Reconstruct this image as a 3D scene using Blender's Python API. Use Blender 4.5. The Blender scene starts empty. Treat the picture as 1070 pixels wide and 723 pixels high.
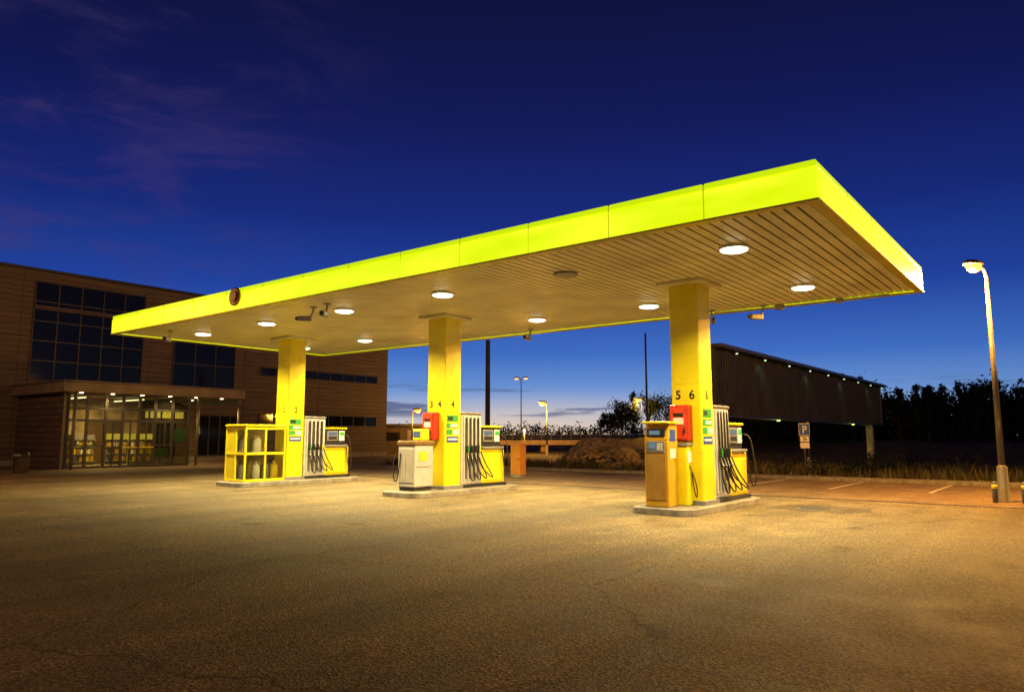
import bpy, bmesh, math, random
from mathutils import Vector, Matrix, noise
random.seed(7)
S=bpy.context.scene
R=math.radians(-38.1)
OX,OY=3.85,16.4
cR,sR=math.cos(R),math.sin(R)
def W(x,y): return (OX+cR*x-sR*y, OY+sR*x+cR*y)
def L(X,Y):
    a,b=X-OX,Y-OY
    return (cR*a+sR*b, -sR*a+cR*b)
def sm(a,b,t):
    t=(t-a)/(b-a); t=max(0,min(1,t)); return t*t*(3-2*t)
def hz(X,Y):
    x,v=L(X,Y); u=-x
    m=sm(30,20,u); d=sm(14.5,30,v)
    z=-.8*d*m+sm(54,68,v)*1.8
    z+=d*.25*noise.noise(Vector((X*.15,Y*.15,0)))*(1 if v<200 else 0)
    z+=1.5*math.exp(-((X-4.8)/1.9)**4-((Y-39)/1.6)**2)
    if v<14.3: z=0
    return z
# ---------------- materials
MC={}
def pm(name,col,rough=.5,metal=0,var=.15,scale=6,bump=0,bscale=40,spec=.5,emit=None,es=0,stretch=None):
    if name in MC: return MC[name]
    m=bpy.data.materials.new(name); m.use_nodes=True; nt=m.node_tree; N=nt.nodes; K=nt.links
    b=N['Principled BSDF']; b.inputs['Roughness'].default_value=rough; b.inputs['Metallic'].default_value=metal
    b.inputs['Specular IOR Level'].default_value=spec
    g=N.new('ShaderNodeTexCoord'); mp=N.new('ShaderNodeMapping'); K.new(g.outputs['Object'],mp.inputs['Vector'])
    if stretch: mp.inputs['Scale'].default_value=stretch
    n=N.new('ShaderNodeTexNoise'); n.inputs['Scale'].default_value=scale; n.inputs['Detail'].default_value=4
    K.new(mp.outputs[0],n.inputs['Vector'])
    r=N.new('ShaderNodeValToRGB'); r.color_ramp.elements[0].position=.3; r.color_ramp.elements[1].position=.7
    r.color_ramp.elements[0].color=tuple(c*(1-var) for c in col)+(1,)
    r.color_ramp.elements[1].color=tuple(min(1,c*(1+var)) for c in col)+(1,)
    K.new(n.outputs['Fac'],r.inputs['Fac']); K.new(r.outputs[0],b.inputs['Base Color'])
    rr=N.new('ShaderNodeMapRange'); rr.inputs['To Min'].default_value=max(0,rough-.12); rr.inputs['To Max'].default_value=min(1,rough+.12)
    K.new(n.outputs['Fac'],rr.inputs['Value']); K.new(rr.outputs[0],b.inputs['Roughness'])
    if bump:
        n2=N.new('ShaderNodeTexNoise'); n2.inputs['Scale'].default_value=bscale; n2.inputs['Detail'].default_value=2
        K.new(mp.outputs[0],n2.inputs['Vector']); bp=N.new('ShaderNodeBump'); bp.inputs['Strength'].default_value=bump; bp.inputs['Distance'].default_value=.02
        K.new(n2.outputs['Fac'],bp.inputs['Height']); K.new(bp.outputs[0],b.inputs['Normal'])
    if emit:
        b.inputs['Emission Color'].default_value=tuple(emit)+(1,); b.inputs['Emission Strength'].default_value=es
    MC[name]=m; return m
def em(name,col,s):
    return pm(name,(.02,.02,.02),.5,emit=col,es=s)
yellow=pm('yellow_paint',(.80,.67,.006),.38,0,.09,2.2,.04,60)
yellow2=pm('yellow_panel',(.70,.57,.01),.4,0,.12,4,.04,60)
orange=pm('orange_panel',(.60,.33,.015),.4,0,.1,4)
orange2=pm('cabinet_orange',(.62,.25,.02),.4,0,.1,4)
white=pm('white_panel',(.50,.50,.47),.35,0,.10,5)
greym=pm('grey_metal',(.25,.25,.25),.4,.3,.15,8)
pole=pm('galvanised_steel',(.11,.105,.10),.6,.2,.25,8)
iron=pm('cast_iron',(.055,.05,.045),.6,.4,.3,14,.3,60)
dark=pm('dark_plastic',(.02,.02,.022),.4,0,.2,8)
rubber=pm('hose_rubber',(.015,.015,.015),.45,0,.1,8)
red=pm('red_paint',(.55,.035,.015),.35,0,.1,5)
soff=pm('soffit_metal',(.60,.56,.41),.38,.0,.18,1.0,.03,30)
concrete=pm('kerb_concrete',(.28,.255,.205),.8,0,.35,4,.5,50)
plank=pm('wall_cladding',(.15,.10,.052),.6,0,.4,1.2,.3,20,stretch=(1,.25,6))
plankd=pm('dark_cladding',(.09,.065,.045),.6,0,.3,2,.2,20)
frame=pm('window_frame',(.05,.045,.04),.45,.2,.2,8)
framel=pm('light_frame',(.17,.145,.11),.45,.3,.15,8)
screen=pm('display_screen',(.02,.02,.02),.2,emit=(.35,.55,.6),es=.35)
green=pm('green_sticker',(.03,.35,.05),.4,0,.1,8)
blue=pm('blue_sign',(.02,.07,.4),.4,0,.1,8)
whitep=pm('white_sticker',(.75,.75,.72),.4,0,.05,8)
blackp=pm('black_print',(.012,.012,.012),.5,0,.05,8)
def glassm(name,col=(.02,.025,.03),t=0.0,rough=.06,spec=.5):
    m=bpy.data.materials.new(name); m.use_nodes=True; N=m.node_tree.nodes; K=m.node_tree.links
    b=N['Principled BSDF']; b.inputs['Base Color'].default_value=col+(1,); b.inputs['Roughness'].default_value=rough; b.inputs['Specular IOR Level'].default_value=spec
    n=N.new('ShaderNodeTexNoise'); n.inputs['Scale'].default_value=.7; tc=N.new('ShaderNodeTexCoord'); K.new(tc.outputs['Object'],n.inputs['Vector'])
    bp=N.new('ShaderNodeBump'); bp.inputs['Strength'].default_value=.08; bp.inputs['Distance'].default_value=.1; K.new(n.outputs['Fac'],bp.inputs['Height']); K.new(bp.outputs[0],b.inputs['Normal'])
    if t>0:
        tr=N.new('ShaderNodeBsdfTransparent'); tr.inputs[0].default_value=(.92,.92,.82,1)
        mx=N.new('ShaderNodeMixShader'); mx.inputs[0].default_value=t
        K.new(b.outputs[0],mx.inputs[1]); K.new(tr.outputs[0],mx.inputs[2]); K.new(mx.outputs[0],N['Material Output'].inputs['Surface'])
    return m
glassd=glassm('dark_window_glass',(.012,.012,.012),spec=.28)
glassc=glassm('clear_glass',(.03,.03,.03),.85)
# asphalt
def asphalt(name,c0,c1,crack=.6):
    m=bpy.data.materials.new(name); m.use_nodes=True; N=m.node_tree.nodes; K=m.node_tree.links
    b=N['Principled BSDF']; b.inputs['Specular IOR Level'].default_value=.25
    tc=N.new('ShaderNodeTexCoord')
    def noi(s,d=5,r=.55,vec=None):
        n=N.new('ShaderNodeTexNoise'); n.inputs['Scale'].default_value=s; n.inputs['Detail'].default_value=d; n.inputs['Roughness'].default_value=r
        K.new(vec or tc.outputs['Object'],n.inputs['Vector']); return n
    def math_(op,a,bb):
        q=N.new('ShaderNodeMath'); q.operation=op
        for i,z in enumerate((a,bb)):
            if isinstance(z,(int,float)): q.inputs[i].default_value=z
            else: K.new(z,q.inputs[i])
        return q.outputs[0]
    def mr(v,a,bb,c,d):
        q=N.new('ShaderNodeMapRange'); q.inputs[1].default_value=a;q.inputs[2].default_value=bb;q.inputs[3].default_value=c;q.inputs[4].default_value=d
        K.new(v,q.inputs[0]); return q.outputs[0]
    big=noi(.12,4); mid=noi(1.3,4); fine=noi(30,2,.7)
    vo=N.new('ShaderNodeTexVoronoi'); vo.inputs['Scale'].default_value=50; K.new(tc.outputs['Object'],vo.inputs['Vector'])
    f=math_('MULTIPLY',mr(big.outputs['Fac'],.3,.7,.68,1.28),mr(mid.outputs['Fac'],.3,.7,.85,1.15))
    f=math_('MULTIPLY',f,mr(fine.outputs['Fac'],.3,.7,.5,1.55))
    sp=N.new('ShaderNodeSeparateColor'); K.new(vo.outputs['Color'],sp.inputs[0])
    f=math_('MULTIPLY',f,mr(sp.outputs[0],0,1,.45,1.7))
    wn=noi(.8,4); ad=N.new('ShaderNodeVectorMath'); ad.operation='MULTIPLY_ADD'; ad.inputs[1].default_value=(1.2,1.2,0)
    K.new(wn.outputs['Color'],ad.inputs[0]); K.new(tc.outputs['Object'],ad.inputs[2])
    vc=N.new('ShaderNodeTexVoronoi'); vc.feature='DISTANCE_TO_EDGE'; vc.inputs['Scale'].default_value=.16; K.new(ad.outputs[0],vc.inputs['Vector'])
    cm=mr(vc.outputs['Distance'],.0,.004,1-crack,1)
    msk=mr(big.outputs['Fac'],.45,.55,0,1)
    cm=math_('MAXIMUM',cm,msk)
    f=math_('MULTIPLY',f,cm)
    st=noi(.9,2); f=math_('MULTIPLY',f,mr(st.outputs['Fac'],.64,.74,1,.6))
    mp=N.new('ShaderNodeMapping'); mp.inputs['Scale'].default_value=(1.1,.05,1); K.new(tc.outputs['Object'],mp.inputs[0])
    lane=noi(1.0,3,.5,mp.outputs[0]); f=math_('MULTIPLY',f,mr(lane.outputs['Fac'],.35,.65,.84,1.14))
    mx=N.new('ShaderNodeMix'); mx.data_type='RGBA'; mx.inputs[6].default_value=c0+(1,); mx.inputs[7].default_value=c1+(1,)
    K.new(mr(mid.outputs['Fac'],.3,.7,0,1),mx.inputs[0])
    vm=N.new('ShaderNodeVectorMath'); vm.operation='SCALE'; K.new(mx.outputs[2],vm.inputs[0]); K.new(f,vm.inputs[3])
    K.new(vm.outputs[0],b.inputs['Base Color'])
    K.new(mr(mid.outputs['Fac'],.3,.7,.6,.85),b.inputs['Roughness'])
    bp=N.new('ShaderNodeBump'); bp.inputs['Strength'].default_value=.7; bp.inputs['Distance'].default_value=.012
    K.new(vo.outputs['Distance'],bp.inputs['Height']); K.new(bp.outputs[0],b.inputs['Normal'])
    return m
asph=asphalt('forecourt_asphalt',(.135,.10,.047),(.172,.13,.068))
asph2=asphalt('road_asphalt',(.17,.115,.06),(.21,.145,.08))
earth=pm('earth_and_grass',(.040,.035,.016),.95,0,.5,.6,.8,6)
rock=pm('rock',(.32,.23,.13),.85,0,.35,1.5,.5,12)
leafm=pm('foliage',(.014,.022,.010),.85,0,.5,.35,spec=.2)
bark=pm('bark',(.04,.03,.02),.9,0,.3,5)
grassm=pm('grass_blades',(.060,.052,.018),.85,0,.5,.8)
# ---------------- mesh helpers
def link(o,parent=None):
    S.collection.objects.link(o)
    if parent: o.parent=parent
    return o
def empty(name,loc,rz=0):
    e=bpy.data.objects.new(name,None); e.location=loc; e.rotation_euler=(0,0,rz); e.empty_display_size=.3
    return link(e)
def mesh(name,vs,fs,mat,parent=None,loc=(0,0,0),rot=(0,0,0),smooth=False,bevel=0):
    me=bpy.data.meshes.new(name); me.from_pydata(vs,[],fs); me.materials.append(mat); me.update()
    if smooth: me.polygons.foreach_set('use_smooth',[True]*len(me.polygons))
    o=bpy.data.objects.new(name,me); o.location=loc; o.rotation_euler=rot; link(o,parent)
    if bevel:
        b=o.modifiers.new('b','BEVEL'); b.width=bevel; b.segments=2; b.limit_method='ANGLE'
    return o
BF=[(0,3,2,1),(4,5,6,7),(0,1,5,4),(1,2,6,5),(2,3,7,6),(3,0,4,7)]
def bv(x0,x1,y0,y1,z0,z1):
    return [(x0,y0,z0),(x1,y0,z0),(x1,y1,z0),(x0,y1,z0),(x0,y0,z1),(x1,y0,z1),(x1,y1,z1),(x0,y1,z1)]
def boxes(name,lst,mat,parent=None,bevel=0):
    vs=[];fs=[]
    for b in lst:
        k=len(vs); vs+=bv(*b); fs+=[tuple(i+k for i in f) for f in BF]
    return mesh(name,vs,fs,mat,parent,bevel=bevel)
def box(name,b,mat,parent=None,bevel=0): return boxes(name,[b],mat,parent,bevel)
def lathe(name,prof,mat,parent=None,loc=(0,0,0),rot=(0,0,0),n=20,sx=1,sy=1):
    vs=[];fs=[]
    for r,z in prof:
        for i in range(n):
            a=2*math.pi*i/n; vs.append((r*math.cos(a)*sx,r*math.sin(a)*sy,z))
    for j in range(len(prof)-1):
        for i in range(n):
            fs.append((j*n+i,j*n+(i+1)%n,(j+1)*n+(i+1)%n,(j+1)*n+i))
    fs.append(tuple(range(n))[::-1]); fs.append(tuple(range((len(prof)-1)*n,len(prof)*n)))
    o=mesh(name,vs,fs,mat,parent,loc,rot)
    for p in o.data.polygons: p.use_smooth=len(p.vertices)==4
    return o
def tube(name,pts,r,mat,parent=None):
    c=bpy.data.curves.new(name,'CURVE'); c.dimensions='3D'; c.bevel_depth=r; c.bevel_resolution=3; c.use_fill_caps=True
    s=c.splines.new('NURBS'); s.points.add(len(pts)-1); s.order_u=3; s.use_endpoint_u=True; s.resolution_u=8
    for p,q in zip(s.points,pts): p.co=(*q,1)
    c.materials.append(mat); o=bpy.data.objects.new(name,c); return link(o,parent)
def text(name,body,size,loc,rot,mat,parent):
    c=bpy.data.curves.new(name,'FONT'); c.body=body; c.size=size; c.extrude=.002; c.align_x='CENTER'; c.materials.append(mat); c.offset=.004
    o=bpy.data.objects.new(name,c); o.location=loc; o.rotation_euler=rot; return link(o,parent)
def light(name,typ,loc,P,col,parent=None,size=.4,rot=(0,0,0),spot=None,spread=None):
    l=bpy.data.lights.new(name,typ); l.energy=P; l.color=col
    if typ=='AREA':
        l.shape='DISK'; l.size=size
        if spread: l.spread=spread
    else: l.shadow_soft_size=size
    if spot: l.spot_size=spot; l.spot_blend=.6
    o=bpy.data.objects.new(name,l); o.location=loc; o.rotation_euler=rot; return link(o,parent)
# ---------------- ground
def axis(lo,hi,a,b,st):
    r=[lo,lo/2+a/2] ; t=a
    while t<b: r.append(t); t+=st
    r+= [b,b+40,b+150,hi]; return r
gx=axis(-3000,3000,-60,130,1.25); gy=[-3000,-400,-60,-10]+[i*1.25 for i in range(0,112)]+[160,230,400,1000,3000]
vs=[];fs=[]
for Y in gy:
    for X in gx: vs.append((X,Y,hz(X,Y)))
nx=len(gx)
for j in range(len(gy)-1):
    for i in range(nx-1):
        k=j*nx+i; fs.append((k,k+1,k+nx+1,k+nx))
mesh('ground',vs,fs,earth,smooth=True)
def sheet(name,x0,x1,y0,y1,z,mat):
    return mesh(name,[(x0,y0,0),(x1,y0,0),(x1,y1,0),(x0,y1,0)],[(0,1,2,3)],mat,None,(OX,OY,z),(0,0,R))
sheet('forecourt_pavement',-60,60,-70,4.8,.006,asph)
sheet('road',-60,90,4.8,13,.006,asph2)
k=empty('road_kerb',(OX,OY,0),R)
x=-20
lst=[]
while x<90:
    if not(-9<x<-5): lst.append((x,x+.985,13.0,13.16,-.05,.12+random.uniform(-.004,.004)))
    x+=1
boxes('kerb_stones',lst,concrete,k,.012)
box('footpath',(-20,90,13.162,14.3,-.05,.10),pm('footpath',(.22,.18,.13),.85,0,.25,2,.4,30),k)
mk=pm('road_marking_paint',(.55,.50,.40),.7,0,.5,9)
pk=empty('parking_bay_lines',(OX,OY,0),R)
lst=[]
for i in range(9):
    x=-2+i*2.7
    lst.append((x,x+.11,8.6,12.9,.0075,.0105))
boxes('lines',lst,mk,pk)
dr=empty('drainage_channel',(OX,OY,0),R)
boxes('grates',[(-19+i*.5,-18.52+i*.5,4.7,4.86,.0,.013) for i in range(90)],iron,dr)
mh=empty('manhole_cover',(*W(2.2,1.9),0),R)
lathe('cover',[(.33,0),(.33,.018),(.31,.020)],iron,mh)
lathe('frame_ring',[(.40,0),(.40,.014)],pm('ring_iron',(.10,.085,.06),.7,.1,.3,12),mh)
pt=asphalt('patch_asphalt',(.085,.065,.036),(.11,.083,.045),0)
mesh('asphalt_patch',[(1.25,1.3,0),(2.1,1.15,0),(3.1,1.25,0),(3.35,1.9,0),(3.2,2.6,0),(2.3,2.75,0),(1.4,2.6,0)],[tuple(range(7))],pt,None,(OX,OY,.0095),(0,0,R))
# ---------------- canopy
C=empty('gas_station_canopy',(OX,OY,0),R)
X0,X1,Y0,Y1=-18.35,4.2,-4.45,4.1
ZB,ZT=5.03,5.62
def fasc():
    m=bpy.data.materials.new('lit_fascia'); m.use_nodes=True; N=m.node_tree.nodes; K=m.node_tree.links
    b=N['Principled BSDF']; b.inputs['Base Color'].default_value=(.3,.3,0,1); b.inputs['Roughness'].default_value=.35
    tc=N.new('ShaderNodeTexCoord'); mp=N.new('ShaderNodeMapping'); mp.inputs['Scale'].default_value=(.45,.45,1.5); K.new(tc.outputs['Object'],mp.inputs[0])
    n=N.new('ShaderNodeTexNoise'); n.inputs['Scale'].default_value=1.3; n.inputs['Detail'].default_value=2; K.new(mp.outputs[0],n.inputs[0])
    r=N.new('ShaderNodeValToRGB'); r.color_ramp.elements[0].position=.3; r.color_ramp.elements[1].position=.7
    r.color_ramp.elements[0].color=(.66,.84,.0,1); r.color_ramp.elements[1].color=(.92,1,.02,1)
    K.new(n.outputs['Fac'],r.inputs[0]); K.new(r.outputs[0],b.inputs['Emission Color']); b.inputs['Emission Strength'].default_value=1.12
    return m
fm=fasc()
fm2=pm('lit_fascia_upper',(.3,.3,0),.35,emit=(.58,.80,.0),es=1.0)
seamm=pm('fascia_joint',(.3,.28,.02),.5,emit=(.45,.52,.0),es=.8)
main=[];top=[];jn=[]
def panels(a0,a1,n,fn,fj):
    w=(a1-a0)/n
    for i in range(n):
        p=a0+i*w; fn(p+.014,p+w-.014)
        if i: fj(p)
zt=5.50
panels(X0-.1,X1+.1,13,lambda a,b:(main.append((a,b,Y0-.1,Y0,ZB,zt)),top.append((a,b,Y0-.085,Y0,zt+.014,ZT))),lambda p:jn.append((p-.013,p+.013,Y0-.08,Y0,ZB,ZT-.03)))
panels(X0-.1,X1+.1,13,lambda a,b:(main.append((a,b,Y1,Y1+.1,ZB,zt)),top.append((a,b,Y1,Y1+.085,zt+.014,ZT))),lambda p:jn.append((p-.013,p+.013,Y1,Y1+.08,ZB,ZT-.03)))
panels(Y0+.003,Y1-.003,5,lambda a,b:(main.append((X1,X1+.1,a,b,ZB,zt)),top.append((X1,X1+.085,a,b,zt+.014,ZT))),lambda p:jn.append((X1,X1+.08,p-.013,p+.013,ZB,ZT-.03)))
panels(Y0+.003,Y1-.003,5,lambda a,b:(main.append((X0-.1,X0,a,b,ZB,zt)),top.append((X0-.085,X0,a,b,zt+.014,ZT))),lambda p:jn.append((X0-.08,X0,p-.013,p+.013,ZB,ZT-.03)))
boxes('fascia_panels',main,fm,C,.012); boxes('fascia_upper_strip',top,fm2,C,.02); boxes('fascia_joints',jn,seamm,C)
box('roof_deck',(X0+.01,X1-.01,Y0+.01,Y1-.01,5.2,5.55),greym,C)
et=pm('fascia_edge_trim',(.5,.42,.05),.4,.2,.1,6)
boxes('fascia_bottom_trim',[(X0-.11,X1+.11,Y0-.11,Y0+.06,ZB-.03,ZB-.004),(X0-.11,X1+.11,Y1-.06,Y1+.11,ZB-.03,ZB-.004),
 (X1-.06,X1+.11,Y0+.063,Y1-.063,ZB-.03,ZB-.004),(X0-.11,X0+.06,Y0+.063,Y1-.063,ZB-.03,ZB-.004)],et,C)
sl=[];x=X0+.07
while x<X1-.08:
    sl.append((x,min(x+.165,X1-.065),Y0+.01,Y1-.01,5.05,5.085)); x+=.2
boxes('soffit_slats',sl,soff,C,.008)
box('soffit_backing',(X0+.02,X1-.02,Y0+.02,Y1-.02,5.12,5.19),pm('soffit_shadow_gap',(.05,.045,.035),.7),C)
LP=[(2.25,-2.5),(-4.95,-2.65),(-8.65,-2.65),(-12.3,-2.65),(-16,-2.65),(2.2,1.85),(-1.75,1.85),(-5.4,1.85),(-9.2,1.85),(-13,1.8),(-16.6,1.8)]
warm=(1,.80,.38)
for i,(a,b) in enumerate(LP):
    lathe('downlight_rim',[(.27,0),(.28,.02),(.28,.05)],whitep,C,(a,b,5.0))
    lathe('downlight_lens',[(.10,-.03),(.18,-.02),(.24,0),(.24,.02)],em('lens_glow',(1,.93,.66),8),C,(a,b,4.985))
    light('downlight_lamp','AREA',(a,b,4.94),360*(1,.93,1.05,.9,1,1.04,.95,1,.92,1.03,1)[i],warm,C,.32,spread=math.radians(140))
lathe('downlight_rim',[(.25,0),(.26,.02),(.26,.05)],greym,C,(-1.4,-2.6,5.0))
cols=[.22,-7.37,-14.74]
nums=[('5','6'),('3','4'),('1','2')]
for i,cx in enumerate(cols):
    box('column',(cx-.34,cx+.34,-.34,.34,.14,5.05),yellow,C,.03)
    box('column_collar',(cx-.55,cx+.55,-.55,.55,4.97,5.048),soff,C,.01)
    box('column_base_plate',(cx-.40,cx+.40,-.40,.40,.14,.24),greym,C,.01)
    boxes('column_joint',[(cx-.343,cx+.343,-.343,.343,z,z+.012) for z in (1.25,2.75,4.2)],yellow2,C)
    text('pump_number',nums[i][0],.27,(cx-.17,-.345,2.42),(math.pi/2,0,0),blackp,C)
    text('pump_number',nums[i][1],.27,(cx+.15,-.345,2.42),(math.pi/2,0,0),blackp,C)
    text('pump_number',nums[i][1],.27,(cx+.345,0,2.42),(math.pi/2,0,math.pi/2),blackp,C)
    for (y0,y1,z0,z1,mm) in [(-.24,.22,2.02,2.2,green),(-.2,.0,2.06,2.16,blackp),(-.26,.24,1.84,1.98,green),(-.1,.2,1.87,1.95,whitep),(-.26,-.02,1.66,1.8,green),(.02,.26,1.66,1.8,whitep),(-.24,.24,1.44,1.6,blue),(-.2,.2,1.50,1.55,whitep)]:
        d=.009 if (mm is blackp or (mm is whitep and y0<0)) else .006
        box('sticker',(cx+.341,cx+.341+d,y0,y1,z0,z1),mm,C)
lathe('round_emblem',[(.25,0),(.25,.05),(.22,.06)],pm('emblem_red',(.45,.10,.01),.4,0,.3,12),C,(-10.9,Y0-.11,5.38),(math.pi/2,0,0),28)
lathe('round_emblem_centre',[(.15,0),(.15,.03)],pm('emblem_brown',(.16,.03,.01),.4),C,(-10.9,Y0-.17,5.38),(math.pi/2,0,0),24)
for i,(a,b,rz) in enumerate([(-8.3,-3.5,.6),(-9.0,-3.4,-.8),(-.8,3.7,.5),(-6.8,3.4,.2),(-16.3,-3.6,.7),(.6,3.8,-.6)]):
    sc=empty('security_camera',(*W(a,b),0),R+rz)
    tube('arm',[(0,0,5.05),(0,0,4.85),(0,-.12,4.75)],.025,greym,sc)
    box('camera_body',(-.06,.06,-.42,-.05,4.66,4.8),greym,sc,.02)
    lathe('lens',[(.045,0),(.045,.05)],dark,sc,(0,-.42,4.73),(math.pi/2,0,0),14)
    lathe('mount_plate',[(.09,0),(.09,.03)],greym,sc,(0,0,5.02),n=16)
cd=empty('ceiling_conduit',(OX,OY,0),R)
tube('pipe',[(-.8,3.9,4.99),(1,3.9,4.97),(3.6,3.9,4.99)],.025,greym,cd)
boxes('junction_boxes',[(.9,1.1,3.83,3.97,4.9,5.04),(2.4,2.55,3.83,3.97,4.92,5.04)],greym,cd,.01)
# ---------------- islands
def island(cx,hw,y0,y1):
    I=empty('pump_island',(*W(cx,0),0),R)
    pts=[];r=min(.35,hw)
    for (px,py,a0) in [(hw-r,y1-r,0),(-hw+r,y1-r,90),(-hw+r,y0+r,180),(hw-r,y0+r,270)]:
        for j in range(7):
            a=math.radians(a0+j*15); pts.append((px+r*math.cos(a),py+r*math.sin(a)))
    n=len(pts)
    def slab(nm,sc,z0,z1,mat,bv_=.015):
        v=[(x-sc*(1 if x>0 else -1),y-sc*(1 if y>0 else -1),z) for z in (z0,z1) for x,y in pts]
        f=[tuple(range(n))[::-1],tuple(range(n,2*n))]+[(i,(i+1)%n,n+(i+1)%n,n+i) for i in range(n)]
        mesh(nm,v,f,mat,I,bevel=bv_)
    slab('kerb',0,0,.14,concrete); slab('top_surface',.12,.13,.146,pm('island_top',(.20,.175,.14),.8,0,.35,4,.4,40))
    return I
island(.08,.72,-1.5,2.7); island(cols[1],.75,-1.8,2.65); island(cols[2],.85,-2.3,2.6)
# ---------------- dispensers
def dispenser(cx):
    D=empty('fuel_dispenser',(*W(cx,0),.146),R)
    h=.3
    box('plinth',(-.36,.36,.41,2.42,0,.08),dark,D,.01)
    box('hose_tower',(-h,h,.42,1.3,.08,2.1),white,D,.03)
    box('tower_cap',(-h-.03,h+.03,.40,1.32,2.1,2.16),greym,D,.02)
    for s in (1,-1):
        for j in range(5):
            y=.52+j*.17
            a,b=sorted((s*(h+.002),s*(h+.03)))
            box('hose_channel_rib',(a,b,y-.022,y+.022,.2,2.05),white,D)
        a,b=sorted((s*(h+.001),s*(h+.008)))
        for j in range(4):
            y=.605+j*.17
            box('hose_slot',(a,b,y-.05,y+.05,.25,2.0),pm('slot_dark',(.14,.14,.13),.5),D)
    box('lower_cabinet',(-h,h,1.303,2.38,.08,1.08),yellow,D,.03)
    box('cabinet_door',(h+.001,h+.015,1.38,2.3,.16,.92),yellow2,D,.006)
    box('cabinet_door_back',(-h-.015,-h-.001,1.38,2.3,.16,.92),yellow2,D,.006)
    box('nozzle_shelf',(-h-.06,h+.06,1.33,2.30,1.082,1.16),greym,D,.02)
    box('display_head',(-h+.06,h-.06,1.36,2.28,1.162,1.72),dark,D,.03)
    box('display_cap',(-h+.02,h-.02,1.33,2.31,1.722,1.78),yellow,D,.02)
    for s in (1,-1):
        def bx(nm,d0,d1,y0,y1,z0,z1,m,bev=0):
            a,b=sorted((s*d0,s*d1)); box(nm,(a,b,y0,y1,z0,z1),m,D,bev)
        bx('display_bezel',h-.059,h-.03,1.42,1.9,1.3,1.66,greym,.01)
        bx('display',h-.03,h-.024,1.47,1.85,1.50,1.62,screen)
        bx('display_2',h-.03,h-.024,1.47,1.85,1.35,1.46,dark)
        bx('price_label',h-.059,h-.04,1.96,2.2,1.3,1.66,whitep)
        bx('green_label',h-.04,h-.035,1.98,2.18,1.5,1.62,green)
        for j in range(4):
            y=.605+j*.17
            bx('nozzle_body',h+.03,h+.10,y-.03,y+.03,.98,1.2,dark,.015)
            tube('nozzle_spout',[(s*(h+.07),y,1.0),(s*(h+.09),y,.86),(s*(h+.16),y-.03,.80)],.014,greym,D)
            bx('nozzle_handle',h+.10,h+.125,y-.015,y+.015,1.0,1.18,[green,blackp,blackp,yellow][j],.006)
            d=.22+.10*j
            tube('fuel_hose',[(s*(h+.04),y,2.0),(s*(h+.05),y,1.6),(s*(h+.05),y,1.2),(s*(h+.07),y+.04,.6),(s*(h+d*.7),y+.12+.03*j,.14+.05*j),
                 (s*(h+d*.8),y+.26,.28),(s*(h+.10),y+.14,.8),(s*(h+.07),y,1.2)],.018,rubber,D)
    tube('fuel_hose',[(h-.05,2.2,1.5),(h+.12,2.25,1.55),(h+.2,2.3,1.1),(h+.25,2.32,.4),(h+.15,2.3,.2),(h+.08,2.22,.8),(h+.07,2.2,1.1)],.017,rubber,D)
for cx in cols: dispenser(cx)
for cx in cols[:2]:
    B=empty('fire_extinguisher_box',(*W(cx-.06,-.34),0),R)
    box('cabinet',(-.22,.22,-.26,-.002,1.5,2.28),red,B,.03)
    box('door',(-.19,.19,-.275,-.262,1.54,2.24),pm('red_door',(.62,.06,.02),.3),B,.01)
    box('label',(-.12,.12,-.279,-.276,1.86,2.0),whitep,B); box('handle',(.12,.15,-.31,-.277,1.66,1.78),dark,B,.005)
    box('black_panel',(-.11,.11,-.283,-.276,2.03,2.1),blackp,B)
T=empty('payment_terminal',(*W(-.06,-1.0),.146),R)
box('body',(-.27,.27,-.26,.22,0,1.38),orange,T,.02)
mesh('head',[(-.27,-.26,1.383),(.27,-.26,1.383),(.27,.22,1.383),(-.27,.22,1.383),(-.27,-.16,1.72),(.27,-.16,1.72),(.27,.22,1.72),(-.27,.22,1.72)],BF,orange,T,bevel=.02)
box('hood',(-.31,.31,-.30,.26,1.722,1.77),yellow,T,.015)
box('front_panel',(-.22,.22,-.275,-.262,.15,1.1),pm('terminal_brown',(.36,.20,.03),.4),T,.006)
box('reader_panel',(-.2,.2,-.285,-.262,1.12,1.36),greym,T,.008)
box('screen',(-.15,.0,-.292,-.286,1.2,1.33),screen,T)
boxes('keypad',[(.04+c*.045,.075+c*.045,-.292,-.286,1.17+r*.04,1.2+r*.04) for c in range(3) for r in range(4)],whitep,T)
box('upper_display',(-.2,.2,-.262,-.20,1.45,1.62),dark,T,.008)
box('display_light',(-.15,.10,-.268,-.263,1.49,1.58),screen,T)
box('blue_label',(.272,.276,-.15,.1,1.35,1.6),blue,T); box('white_label',(.272,.276,-.16,.12,1.0,1.2),whitep,T)
U=empty('air_water_unit',(*W(.18,-.60),.146),R)
box('body',(-.16,.2,-.12,.16,0,1.25),yellow,U,.03); box('top',(-.18,.22,-.14,.18,1.252,1.32),greym,U,.01)
box('gauge_panel',(.202,.21,-.08,.12,.9,1.15),whitep,U); tube('air_hose',[(.2,0,.85),(.36,0,.5),(.34,.05,.12),(.26,.08,.3),(.22,.08,.7)],.013,rubber,U)
G=empty('service_cabinet',(*W(cols[1]-.1,-1.0),.146),R)
box('plinth',(-.28,.28,-.33,.33,0,.1),dark,G)
box('body',(-.32,.32,-.36,.36,.1,1.22),white,G,.03); box('lid',(-.35,.35,-.39,.39,1.222,1.34),pm('brown_lid',(.22,.12,.04),.4),G,.03)
boxes('door_seams',[(-.28,.28,-.368,-.361,.2,.204),(.321,.328,-.3,.3,.64,.646)],dark,G)
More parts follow.
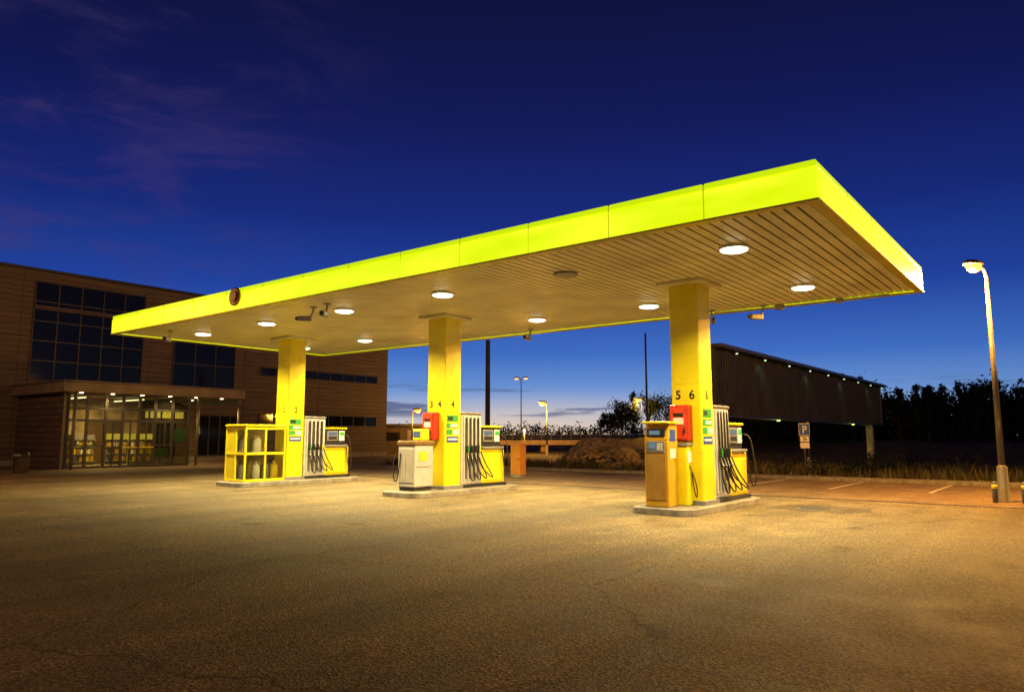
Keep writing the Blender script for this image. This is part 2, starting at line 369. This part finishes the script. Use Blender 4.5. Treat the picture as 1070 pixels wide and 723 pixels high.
boxes('door_panels',[(-.28,-.01,-.372,-.361,.22,1.12),(.01,.28,-.372,-.361,.22,1.12)],pm('cab_door',(.42,.39,.32),.4,0,.15,4),G,.006)
box('pay_module',(-.14,.2,.0,.32,1.342,1.66),yellow,G,.03); box('pay_screen',(-.1,.16,-.01,-.002,1.44,1.6),screen,G)
box('label',(.322,.327,-.2,.1,.8,1.05),yellow2,G)
tube('air_hose',[(-.3,-.36,1.1),(-.42,-.45,.9),(-.4,-.45,.3),(-.3,-.42,.2),(-.22,-.4,.6),(-.2,-.38,1.0)],.014,rubber,G)
Q=empty('gas_bottle_display_case',(*W(cols[2]-.1,-1.22),.146),R)
w,d,H=.58,.76,1.78
bars=[]
for sx in (-w,w-.06):
    for sy in (-d,-.03,d-.06): bars.append((sx,sx+.06,sy,sy+.06,0,H))
for z in (0,.06+.8,H-.1):
    bars+= [(-w+.062,w-.062,-d+.002,-d+.056,z,z+.08),(-w+.062,w-.062,d-.056,d-.002,z,z+.08)]
    for sx in (-w+.002,w-.056): bars+=[(sx,sx+.054,-d+.062,-.032,z,z+.08),(sx,sx+.054,.032,d-.062,z,z+.08)]
bars.append((-.03,.03,-d+.004,-d+.054,.082,.858)); bars.append((-.03,.03,-d+.004,-d+.054,.942,H-.102))
boxes('frame',bars,yellow,Q,.008)
box('roof_panel',(-w-.03,w+.03,-d-.03,d+.03,H+.002,H+.07),yellow,Q,.02)
box('floor_panel',(-w+.065,w-.065,-d+.065,d-.065,.02,.06),greym,Q)
box('side_panel',(-w+.064,-.034,-d+.02,-d+.035,.085,.855),yellow2,Q)
box('side_panel_upper',(-w+.064,-.034,-d+.02,-d+.035,.945,H-.105),yellow2,Q)
boxes('shelf',[(-w+.065,w-.065,-d+.065,d-.065,.88,.9)],whitep,Q)
box('back_panel',(-w+.02,-w+.03,-d+.065,d-.065,.09,H-.11),pm('cage_back',(.5,.45,.3),.5),Q)
for zz in (.06,.9):
    for ix in range(3):
        for iy in range(4):
            if random.random()<.25: continue
            lathe('gas_bottle',[(.11,0),(.13,.03),(.13,.42),(.09,.5),(.04,.53),(.04,.6)],[whitep,greym,yellow2][(ix+iy)%3],Q,(-.36+ix*.34,-.5+iy*.33,zz),n=14)
boxes('glass',[(w-.03,w-.024,-d+.065,-.035,.09,.855),(w-.03,w-.024,.035,d-.065,.09,.855),(w-.03,w-.024,-d+.065,-.035,.945,H-.105),(w-.03,w-.024,.035,d-.065,.945,H-.105)],glassc,Q)
# ---------------- left building
B=empty('retail_building',(-27.5,39.5,0),R)
box('core_walls',(-25,-.001,-14,27.5,0,10.9),plankd,B)
pl=[];z=.35
while z<10.8:
    pl.append((0,.05,-14.02,27.52,z,z+.285)); z+=.31
boxes('horizontal_cladding',pl,plank,B,.01)
box('plinth',(0,.09,-14,27.55,0,.34),concrete,B)
boxes('end_cladding',[(-25,-.003,27.501,27.54,z_,z_+.285) for z_ in [.35+.31*i for i in range(34)]],plank,B)
box('parapet_cap',(-25.1,.14,-14.1,27.6,10.9,11.05),frame,B,.02)
boxes('cladding_joints',[(.051,.062,y,y+.05,.35,10.85) for y in (-9,-4,.4,7.6,14.2,20.5)],plankd,B)
def win(y0,y1,z0,z1,ny,nz,x=.06,gm=None,fm_=None,fw=.07,nm='window'):
    box(nm+'_glass',(x,x+.02,y0,y1,z0,z1),gm or glassd,B)
    l=[]
    for i in range(ny+1):
        y=y0+(y1-y0)*i/ny; l.append((x+.022,x+.08,y-fw/2,y+fw/2,z0,z1))
    for j in range(nz+1):
        z=z0+(z1-z0)*j/nz; l.append((x+.022,x+.075,y0,y1,z-fw/2,z+fw/2))
    boxes(nm+'_frame',l,fm_ or frame,B)
win(1.0,7.1,4.7,10.3,5,5); win(9.1,13.4,4.7,7.9,3,2); win(15.5,26.3,5.9,6.5,9,1); win(15.5,26.3,2.4,3.2,9,1); win(15.5,26.3,8.6,9.1,9,1)
box('window_lintel_band',(.06,.2,1.0,7.1,8.7,8.95),plankd,B)
ey0,ey1,ex=.6,7.1,6.3
box('entrance_roof',(.06,7.1,.25,10.0,3.78,4.28),pm('roof_fascia',(.28,.21,.11),.5,0,.2,2),B,.03)
box('entrance_roof_edge',(.06,7.16,.19,10.06,4.282,4.36),framel,B,.01)
boxes('entrance_side_wall',[(.07,ex-.2,ey0,ey0+.12,z_,z_+.27) for z_ in [.02+.3*i for i in range(12)]],plank,B)
box('entrance_side_core',(.07,ex-.2,ey0+.125,ey0+.2,0,3.77),plankd,B)
box('entrance_corner_post',(ex-.2,ex,ey0,ey0+.2,0,3.77),framel,B)
box('interior_floor',(.07,ex-.05,ey0+.2,ey1-.05,.0,.03),pm('tile_floor',(.3,.26,.18),.3),B)
box('interior_back_wall',(.07,.12,ey0+.2,ey1-.05,.03,3.77),pm('interior_wall',(.50,.40,.20),.6,0,.4,1.5),B)
boxes('back_wall_doors',[(.13,.16,1.4,3.0,.05,2.4),(.13,.16,4.2,6.2,.05,2.6)],pm('door_brown',(.16,.10,.04),.5),B)
box('glazing_front',(ex-.06,ex-.045,ey0+.2,ey1,.05,3.7),glassc,B)
box('glazing_side',(.1,ex-.065,ey1-.03,ey1-.015,.05,3.7),glassc,B)
l=[]
yy=[ey0+.2,1.7,2.6,3.45,4.3,5.15,6.1,ey1-.05]
for y in yy: l.append((ex-.04,ex+.04,y-.07,y+.07,.0,3.77))
for z_ in (.0,2.35,2.95,3.66): l.append((ex-.042,ex+.03,ey0+.2,ey1,z_,z_+.12))
l.append((ex-.042,ex+.03,ey0+.2,2.6,1.1,1.18)); l.append((ex-.042,ex+.03,5.15,ey1,1.1,1.18))
for y in (3.0,3.87,4.72): l.append((ex-.04,ex+.035,y-.03,y+.03,.1,2.35))
for x_ in (1.5,3,4.5): l.append((x_,x_+.07,ey1-.05,ey1+.03,.0,3.77))
for z_ in (.0,2.35,3.66): l.append((.1,ex-.05,ey1-.045,ey1+.02,z_,z_+.1))
boxes('entrance_mullions',l,frame,B)
boxes('door_push_bars',[(ex+.04,ex+.06,3.5,4.25,1.0,1.08),(ex+.04,ex+.06,4.35,5.1,1.0,1.08)],yellow2,B)
boxes('window_posters',[(ex-.07,ex-.065,2.7,3.4,1.45,1.75),(ex-.07,ex-.065,3.5,4.2,1.45,1.75),(ex-.07,ex-.065,4.35,5.1,1.45,1.75)],pm('yellow_poster',(.6,.55,.05),.5,emit=(.6,.5,.05),es=.7),B)
boxes('window_posters_green',[(ex-.07,ex-.065,5.3,6.0,.5,1.0),(ex-.07,ex-.065,6.2,6.9,1.3,2.0)],pm('green_poster',(.05,.25,.06),.5),B)
for i,(x_,y_) in enumerate([(1.5,1.6),(1.5,3.4),(1.5,5.2),(3.6,1.4),(3.6,5.6)]):
    l=[(x_,x_+.5,y_-.6,y_+.6,z_,z_+.04) for z_ in (.2,.6,1.0,1.4)]
    boxes('shelf_unit',l+[(x_+.23,x_+.27,y_-.6,y_+.6,.03,1.7)],greym,B)
    for kx in range(3):
        it=[]
        for z_ in (.24,.64,1.04):
            for q in range(3):
                yq=y_-.55+random.random()*.95; it.append((x_+.3,x_+.45,yq,yq+.12,z_+.003,z_+.2+random.random()*.1))
        boxes('goods',it,[orange,whitep,yellow2][kx],B)
boxes('ceiling_light_fixture',[(1.5,5,2.0,2.12,3.6,3.66),(1.5,5,5.0,5.12,3.6,3.66)],em('tube_glow',(1,.9,.5),2.2),B)
light('interior_lamp','AREA',(3.2,3.6,3.55),260,(1,.70,.27),B,2.0)
for i,(x_,y_) in enumerate([(6.7,1.2),(6.7,2.7),(6.7,4.2),(6.7,5.7),(6.7,7.2),(6.6,8.8),(3.6,8.6),(1.2,8.6)]):
    lathe('porch_downlight',[(.09,0),(.09,.03)],em('porch_glow',(1,.8,.45),8),B,(x_,y_,3.75),n=12)
    if i%2==1: light('porch_lamp','SPOT',(x_,y_,3.72),190,(1,.66,.25),B,.06,spot=2.4)
for (x_,y_) in [(6.85,.9),(6.8,7.3),(6.8,9.8)]:
    lathe('porch_post',[(.08,0),(.08,3.78)],framel,B,(x_,y_,0),n=14)
win(8.0,9.6,.35,2.6,2,1,.062,glassd,framel,.09,'side_door')
box('lit_shop_sign',(.15,.25,7.5,9.9,2.75,3.2),pm('lit_sign',(.3,.25,.05),.4,emit=(.9,.75,.1),es=.8),B,.02)
box('side_canopy_beam',(.06,6.9,9.7,9.85,3.5,3.775),framel,B)
win(11.0,14.0,.35,3.0,4,1,.062,glassd,frame,.08,'shop_window')
K_=empty('litter_bin',(-21.6,32.4,0),0)
lathe('bin_body',[(.20,0),(.28,.05),(.31,.7),(.33,.72)],plankd,K_); lathe('bin_lid',[(.34,.722),(.33,.8),(.22,.93),(.1,.98)],dark,K_); box('bin_slot',(-.16,.16,-.335,-.30,.74,.84),greym,K_,.01)
# ---------------- structure at right
E=empty('elevated_covered_walkway',(*W(-6.0,0),0),R)
ya,yb=16.2,50.3
steel=pm('walkway_cladding',(.035,.032,.03),.5,.2,.35,1.2,.1,10)
box('body',(-1.5,0,ya,yb,2.55,5.6),steel,E)
boxes('ribs',[(.001,.045,y,y+.05,2.5,5.6) for y in [ya+i*.31 for i in range(110)]],steel,E)
boxes('rails',[(.048,.10,ya,yb,z_,z_+.10) for z_ in (2.5,)],steel,E)
box('roof_cap',(-1.9,.5,ya-.1,yb+.3,5.6,5.78),frame,E,.02)
box('fascia_end',(-1.52,.06,yb+.002,yb+.1,2.5,5.6),pm('grey_panel',(.15,.14,.13),.5),E)
for y_ in (ya+.6,49.3):
    box('support_post',(-.95,-.45,y_-.25,y_+.25,-1.2,2.55),concrete,E,.03)
for i in range(9):
    y_=ya+2.0+i*3.9
    box('lamp_housing',(.3,.42,y_-.1,y_+.1,5.50,5.6),frame,E)
    lathe('lamp_glow',[(.045,0),(.05,.03)],em('cool_glow',(.6,1,.5),3),E,(.36,y_,5.465),n=10)
    if i%2==1: light('wall_lamp','SPOT',(.36,y_,5.45),30,(.6,1,.45),E,.05,spot=2.4)
for y_ in (27,44):
    lathe('under_lamp',[(.09,0),(.1,.05)],em('green_under_glow',(.8,1,.25),3),E,(-.7,y_,2.47),n=10)
    light('under_light','POINT',(-.7,y_,2.3),70,(.75,1,.25),E,.08)
# ---------------- street lamps
na=(1,.44,.06)
def lamp(X,Y,h,ax,ay,P,col=na,r=.075,double=False,name='street_lamp',hs=1,ec=(1,.40,.05),es=2.0):
    zb=hz(X,Y)-.05
    l_=empty(name,(X,Y,zb),0); h=h-zb
    lathe('base',[(.16,0),(.16,.08),(r*1.6,.1),(r*1.6,.9),(r,.95)],pole,l_,n=16)
    lathe('pole',[(r,.9),(r*.6,h-.25)],pole,l_,n=14)
    for s in ((1,-1) if double else (1,)):
        a,b=ax*s,ay*s
        tube('arm',[(0,0,h-.4),(a*.05,b*.05,h-.1),(a*.5,b*.5,h),(a*.8,b*.8,h+.02)],r*.5,pole,l_)
        lathe('lamp_head',[(.02,.14),(.12,.12),(.17,.05),(.17,0)][::-1],pole,l_,(a,b,h),(0,0,math.atan2(b,a)),16,1.7*hs,.9*hs)
        lathe('lamp_glass',[(.05,-.17*hs),(.12,-.12*hs),(.155,0)],em('sodium_glow_%.1f_%.1f'%(ec[1],es),ec,es),l_,(a,b,h),(0,0,math.atan2(b,a)),14,1.4*hs,.95*hs)
        if P: light('lamp_light','POINT',(a*1.4,b*1.4,h-.32*hs),P,col,l_,.12)
    return l_
lamp(12.1,18.2,5.9,-.42,-.18,3600,es=2.6,hs=1.1)
lamp(20.2,50,4.7,-.5,-.2,1800,hs=1.7)
lamp(3.1,65,4.6,-.4,-.5,2600,hs=1.9)
lamp(1.0,80,8.0,.5,-.2,0,(1,.7,.3),double=True,hs=1.3,ec=(1,.6,.25),es=1.3)
lamp(16,90,6.2,-.5,-.5,1800,hs=2.2)
lamp(-9,66,4.0,.5,-.3,900,hs=1.7)
lamp(-22,22,7.5,.8,.5,1400)  # unseen lamp left of frame, added to light the building wall
lamp(24.5,21,7.5,-.8,-.3,6000)  # unseen lamp right of frame, added to brighten the road
lamp(-9,-7,8,.6,.6,600)  # unseen lamp behind the camera, added to light the foreground
lamp(12,-5,8,-.6,.8,600)  # second unseen lamp added behind the camera for foreground light
for (X,Y,h,r) in [(9.25,50,9.4,.08),(-1.5,45,7.7,.17)]:
    m_=empty('mast',(X,Y,hz(X,Y)-.05)); lathe('shaft',[(r*1.5,0),(r*1.5,.3),(r,.4),(r*.8,h)],plankd,m_,n=14); lathe('cap',[(r*.9,h),(r*.9,h+.08)],dark,m_,n=14)
    lathe('base_flange',[(r*2.4,0),(r*2.4,.06)],greym,m_,n=14)
for (X,Y) in [(11.75,18.0),(12.3,17.75)]:
    b_=empty('bollard',(X,Y,0)); lathe('post',[(.06,0),(.06,.48),(.04,.52)],pole,b_,n=14); lathe('band',[(.064,.34),(.064,.44)],yellow2,b_,n=14)
ps=empty('parking_sign',(12.75,32,hz(12.75,32)-.05),math.radians(10))
lathe('pole',[(.03,0),(.03,2.3)],pole,ps,n=10)
box('blue_plate',(-.24,.24,-.05,-.03,1.82,2.3),blue,ps,.01); box('border',(-.26,.26,-.029,-.02,1.80,2.32),whitep,ps)
text('letter_p','P',.45,(0,-.053,1.9),(math.pi/2,0,0),whitep,ps)
boxes('sub_plates',[(-.22,.22,-.05,-.03,1.52,1.76),(-.22,.22,-.05,-.03,1.24,1.48)],whitep,ps,.01); text('sub_text','2h',.2,(0,-.053,1.58),(math.pi/2,0,0),blackp,ps)
uc=empty('utility_cabinet',(.25,29.4,0),R)
box('body',(-.24,.24,-.2,.2,.1,1.25),orange2,uc,.02); box('base',(-.22,.22,-.18,.18,0,.1),concrete,uc); box('cap',(-.27,.27,-.23,.23,1.252,1.3),orange2,uc,.01)
boxes('door_line',[(-.2,.2,-.206,-.201,.2,.206),(-.2,.2,-.206,-.201,1.15,1.156)],dark,uc); box('lock',(.14,.17,-.22,-.202,.65,.75),dark,uc)
br=empty('road_bridge',(-6,74,0),math.radians(3))
box('deck',(-4,18,0,6,.75,1.25),pm('bridge_lamplit_concrete',(.42,.30,.17),.8,0,.2,2),br,.03)  # orange lamplight is put into the deck's concrete colour
boxes('piers',[(x_,x_+.7,.5,5.5,-1.0,.75) for x_ in (-2,3.5,9,14.5)],pm('pier_lamplit_concrete',(.45,.26,.12),.8,0,.2,2),br)  # pier colour has the orange lamplight painted in as well
boxes('parapet_rails',[(-4,18,.02,.07,z_,z_+.06) for z_ in (1.45,1.7,2.0)]+[(-4+i*1.0,-3.94+i*1.0,0.0,.1,1.25,2.08) for i in range(23)],pole,br)
light('underbridge_lamp','POINT',(7,-4,2.2),650,na,br,.1)
lathe('underbridge_lamp_glass',[(.1,0),(.14,.12)],em('na_glow',(1,.4,.05),2),br,(7,-4,2.25),n=12)
lathe('underbridge_lamp_pole',[(.05,-1),(.05,2.25)],pole,br,(7,-3.9,0),n=8)
wh=empty('low_warehouse',(-10.5,70,0),.1)
box('walls',(-6,3,0,7,-.2,2.5),plankd,wh); box('roof',(-6.3,3.3,-.3,7.3,2.5,2.8),frame,wh,.02)
boxes('doors',[(-4.5,-2.5,-.03,-.002,.1,2.2),(.5,2.2,-.03,-.002,.1,2.2)],greym,wh); boxes('windows',[(-1.8,-.2,-.02,-.002,1.2,2.0)],glassd,wh)
# ---------------- rubble
vs=[];fs=[]
bm=bmesh.new(); bmesh.ops.create_icosphere(bm,subdivisions=1,radius=1); iv=[v.co.copy() for v in bm.verts]; fi=[tuple(v.index for v in f.verts) for f in bm.faces]; bm.free()
def rock_(X,Y,Z,r):
    k=len(vs); a=random.random()*6.3; sx,sy,sz=[random.uniform(.6,1.2)*r for _ in range(3)]
    for v in iv:
        j=random.uniform(.78,1.15); p=(v.x*sx*j,v.y*sy*j,v.z*sz*.75*j)
        vs.append((X+p[0]*math.cos(a)-p[1]*math.sin(a),Y+p[0]*math.sin(a)+p[1]*math.cos(a),Z+p[2]))
    fs.extend(tuple(i+k for i in f) for f in fi)
for i in range(620):
    X=4.8+random.uniform(-2.4,2.2); Y=38.3+random.gauss(0,1.1); rock_(X,Y,hz(X,Y)+.02,random.uniform(.08,.30))
for i in range(200):
    x=random.uniform(-22,18); y=random.uniform(14.8,22); X,Y=W(x,y); rock_(X,Y,hz(X,Y),random.uniform(.05,.2))
mesh('rubble_mound',vs,fs,rock)
vs=[];fs=[]
def tuft(X,Y,n,h,spread):
    Z=hz(X,Y)-.03
    for _ in range(n):
        a=random.random()*6.3; r=random.random()*spread; x=X+r*math.cos(a); y=Y+r*math.sin(a); w=random.uniform(.015,.04)*(1+h); hh=h*random.uniform(.5,1.2)
        b=random.random()*6.3; dx,dy=w*math.cos(b),w*math.sin(b); lx,ly=random.gauss(0,.25)*hh,random.gauss(0,.25)*hh
        k=len(vs); vs.extend([(x-dx,y-dy,Z),(x+dx,y+dy,Z),(x+lx,y+ly,Z+hh)]); fs.append((k,k+1,k+2))
for i in range(5600):
    x=random.uniform(-26,34); y=14.5+38*random.random()**1.6; X,Y=W(x,y)
    if noise.noise(Vector((X*.2,Y*.2,3)))<-.15: continue
    if (X-4.8)**2/6+(Y-38.5)**2/5<1: continue
    tuft(X,Y,8,random.uniform(.2,.6),.5)
mesh('grass',vs,fs,grassm)
# ---------------- trees
def tri(vs,fs,c,s):
    a=Vector((random.gauss(0,1),random.gauss(0,1),random.gauss(0,1))).normalized()*s
    b=Vector((random.gauss(0,1),random.gauss(0,1),random.gauss(0,1))).normalized()*s
    k=len(vs); vs.extend([tuple(c),tuple(c+a),tuple(c+b)]); fs.append((k,k+1,k+2))
def conifer(vs,fs,tv,tf,X,Y,h,r,n,leaf=.3):
    Z=hz(X,Y); limb(tv,tf,Vector((X,Y,Z-.2)),Vector((X,Y,Z+h*.95)),.02*h,.01)
    lean=random.gauss(0,.02)
    nb=int(n/14)
    for _ in range(nb):
        t=.08+.92*random.random()**.9; rr=r*(1-t)**.7*random.uniform(.5,1.15)+.08; a=random.random()*6.3
        for j in range(14):
            q=random.random()**.6; droop=-.25*rr*q
            tri(vs,fs,Vector((X+rr*q*math.cos(a)+random.gauss(0,.1)+lean*t*h,Y+rr*q*math.sin(a)+random.gauss(0,.1),Z+h*t+droop+random.gauss(0,.07))),leaf*random.uniform(.5,1))
def decid(vs,fs,tv,tf,X,Y,h,r,n,leaf=.3,low=.35):
    Z=hz(X,Y); T_=Vector((X+random.gauss(0,.2),Y,Z+h*.75)); limb(tv,tf,Vector((X,Y,Z-.2)),T_,.022*h,.03)
    cl=[]
    for _ in range(12):
        a=random.random()*6.3; q=random.random()**.5; t=random.uniform(low,.95)
        rr=r*math.sin(math.pi*max(.15,min(1,t*.85)))*q
        c=Vector((X+rr*math.cos(a),Y+rr*math.sin(a),Z+h*t)); cl.append((c,random.uniform(.25,.5)*r)); limb(tv,tf,Vector((X,Y,Z+h*t*.55)),c,.012*h,.01)
    for _ in range(n):
        c,s=random.choice(cl); tri(vs,fs,c+Vector((random.gauss(0,s*.6),random.gauss(0,s*.6),random.gauss(0,s*.5))),leaf*random.uniform(.5,1))
def limb(tv,tf,a,b,r0,r1):
    k=len(tv); d=(b-a).normalized(); p=d.orthogonal().normalized(); q=d.cross(p)
    for c,r in ((a,r0),(b,r1)):
        for i in range(5):
            an=i*1.2566; tv.append(tuple(c+p*r*math.cos(an)+q*r*math.sin(an)))
    for i in range(5): tf.append((k+i,k+(i+1)%5,k+5+(i+1)%5,k+5+i))
def tree_obj(name,items,leafmat=leafm):
    vs=[];fs=[];tv=[];tf=[]
    for it in items: it[0](vs,fs,tv,tf,*it[1:])
    k=len(vs); me=bpy.data.meshes.new(name); me.from_pydata(vs+tv,[],fs+[tuple(i+k for i in f) for f in tf]); me.materials.append(leafmat); me.materials.append(bark)
    for p in list(me.polygons)[len(fs):]: p.material_index=1
    me.update(); link(bpy.data.objects.new(name,me))
items=[]
X=22
while X<125:
    for row in range(3):
        Y=84+row*5+random.uniform(-2,2)+ (X-60)*.05; px=535+760*X/Y
        base=3.8 if px<860 else 6.0+.7*math.sin(X*.35)+ (.6 if px>1010 else 0)
        h=base*random.uniform(.76,1.1)
        if random.random()<.35: items.append((conifer,X+random.uniform(-.8,.8),Y,h*1.08,h*.24,420,.5))
        else: items.append((decid,X+random.uniform(-.8,.8),Y,h,h*.42,500,.55,.08))
    X+=1.15
tree_obj('distant_tree_line',items)
items=[]
X=-120
while X<70:
    Y=230+random.uniform(-10,10); h=random.uniform(1.8,3.6)
    items.append((decid,X,Y,h,h*1.0,110,.9,.1)); X+=2.4
tree_obj('far_forest_edge',items)
for (X,Y,h,r,f) in [(13.2,88,4.6,1.6,decid),(15.0,90,5.4,1.4,conifer),(14.2,91,4.0,1.5,decid),(17.2,92,5.2,2.0,decid),(19,90,4.9,1.8,decid),(11.9,92,3.0,1.2,decid),(20.5,91,5.5,1.5,conifer)]:
    tree_obj('pine_tree' if f is conifer else 'birch_tree',[(f,X,Y,h,r,1500,.3)])
items=[]
for i in range(90):
    x=random.uniform(-20,28); y=random.uniform(24,56); X,Y=W(x,y); h=random.uniform(.6,1.5)
    items.append((decid,X,Y,h,h*.8,160,.16,.1))
tree_obj('scrub_bushes',items)
# ---------------- world
w_=bpy.data.worlds.new('World'); S.world=w_; w_.use_nodes=True; N=w_.node_tree.nodes; K=w_.node_tree.links
bg=N['Background']; out=N['World Output']
tc=N.new('ShaderNodeTexCoord'); sx=N.new('ShaderNodeSeparateXYZ'); K.new(tc.outputs['Generated'],sx.inputs[0])
def lin(c): 
    return tuple((v/255/12.92 if v<=10 else ((v/255+.055)/1.055)**2.4) for v in c)+(1,)
def M(op,a,b):
    q=N.new('ShaderNodeMath'); q.operation=op
    for i,z in enumerate((a,b)):
        if isinstance(z,(int,float)): q.inputs[i].default_value=z
        else: K.new(z,q.inputs[i])
    return q.outputs[0]
def MR(v,a,b,c,d,sm_=True):
    q=N.new('ShaderNodeMapRange'); q.interpolation_type='SMOOTHSTEP' if sm_ else 'LINEAR'
    for i,z in enumerate((a,b,c,d)): q.inputs[i+1].default_value=z
    K.new(v,q.inputs[0]); return q.outputs[0]
def MX(f,a,b):
    q=N.new('ShaderNodeMix'); q.data_type='RGBA'
    if isinstance(f,float): q.inputs[0].default_value=f
    else: K.new(f,q.inputs[0])
    for i,z in ((6,a),(7,b)):
        if isinstance(z,tuple): q.inputs[i].default_value=z
        else: K.new(z,q.inputs[i])
    return q.outputs[2]
rp=N.new('ShaderNodeValToRGB'); cr=rp.color_ramp
stops=[(0,(175,182,192)),(.025,(150,172,204)),(.06,(100,142,204)),(.11,(56,104,188)),(.19,(26,62,154)),(.29,(17,37,118)),(.40,(14,23,86)),(.54,(11,14,58)),(1,(6,8,34))]
cr.elements[0].position=0; cr.elements[0].color=lin(stops[0][1]); cr.elements[1].position=1; cr.elements[1].color=lin(stops[-1][1])
for p,c in stops[1:-1]:
    q=cr.elements.new(p); q.color=lin(c)
K.new(sx.outputs['Z'],rp.inputs[0])
az=MR(sx.outputs['Y'],.3,1.0,.5,1.08)
vm=N.new('ShaderNodeVectorMath'); vm.operation='SCALE'; K.new(rp.outputs[0],vm.inputs[0]); K.new(az,vm.inputs[3])
gl=M('MULTIPLY',MR(sx.outputs['Z'],-.01,.075,1,0),MR(M('ABSOLUTE',M('ADD',sx.outputs['X'],-.02),0),0,.4,1,0))
col=MX(M('MULTIPLY',gl,.9),vm.outputs[0],lin((236,208,176)))
mp=N.new('ShaderNodeMapping'); mp.inputs['Scale'].default_value=(2.2,2.2,7); mp.inputs['Rotation'].default_value=(0,.35,0); K.new(tc.outputs['Generated'],mp.inputs[0])
n=N.new('ShaderNodeTexNoise'); n.inputs['Scale'].default_value=2.6; n.inputs['Detail'].default_value=9; n.inputs['Roughness'].default_value=.62; n.inputs['Distortion'].default_value=.5; K.new(mp.outputs[0],n.inputs[0])
c1=M('MULTIPLY',MR(n.outputs['Fac'],.42,.75,0,1),MR(sx.outputs['X'],-.1,-.5,0,1))
c1=M('MULTIPLY',c1,MR(sx.outputs['Z'],.12,.28,0,1))
col=MX(M('MULTIPLY',c1,.55),col,lin((70,54,108)))
mp2=N.new('ShaderNodeMapping'); mp2.inputs['Scale'].default_value=(3,3,38); K.new(tc.outputs['Generated'],mp2.inputs[0])
n2=N.new('ShaderNodeTexNoise'); n2.inputs['Scale'].default_value=1.9; n2.inputs['Detail'].default_value=7; n2.inputs['Roughness'].default_value=.6; K.new(mp2.outputs[0],n2.inputs[0])
c2=M('MULTIPLY',MR(n2.outputs['Fac'],.5,.6,0,1),M('MULTIPLY',MR(sx.outputs['Z'],.018,.034,0,1),MR(sx.outputs['Z'],.05,.08,1,0)))
col=MX(M('MULTIPLY',c2,.8),col,lin((66,84,130)))
K.new(col,bg.inputs[0]); bg.inputs[1].default_value=1.0
sk=N.new('ShaderNodeTexSky'); sk.sky_type='NISHITA'; sk.sun_disc=False; sk.sun_elevation=math.radians(-4); sk.sun_rotation=0
b2=N.new('ShaderNodeBackground'); b2.inputs[1].default_value=.05; K.new(sk.outputs[0],b2.inputs[0])
ad=N.new('ShaderNodeAddShader'); K.new(bg.outputs[0],ad.inputs[0]); K.new(b2.outputs[0],ad.inputs[1]); K.new(ad.outputs[0],out.inputs[0])
# ---------------- camera
cam=bpy.data.cameras.new('camera'); cam.sensor_width=36; cam.lens=36*760/1070; cam.clip_end=8000; cam.clip_start=.05
co=bpy.data.objects.new('camera',cam); co.location=(0,0,1.6); co.rotation_euler=(math.radians(97.09),0,0); link(co); S.camera=co
S.view_settings.view_transform='Standard'; S.view_settings.look='None'; S.view_settings.exposure=0
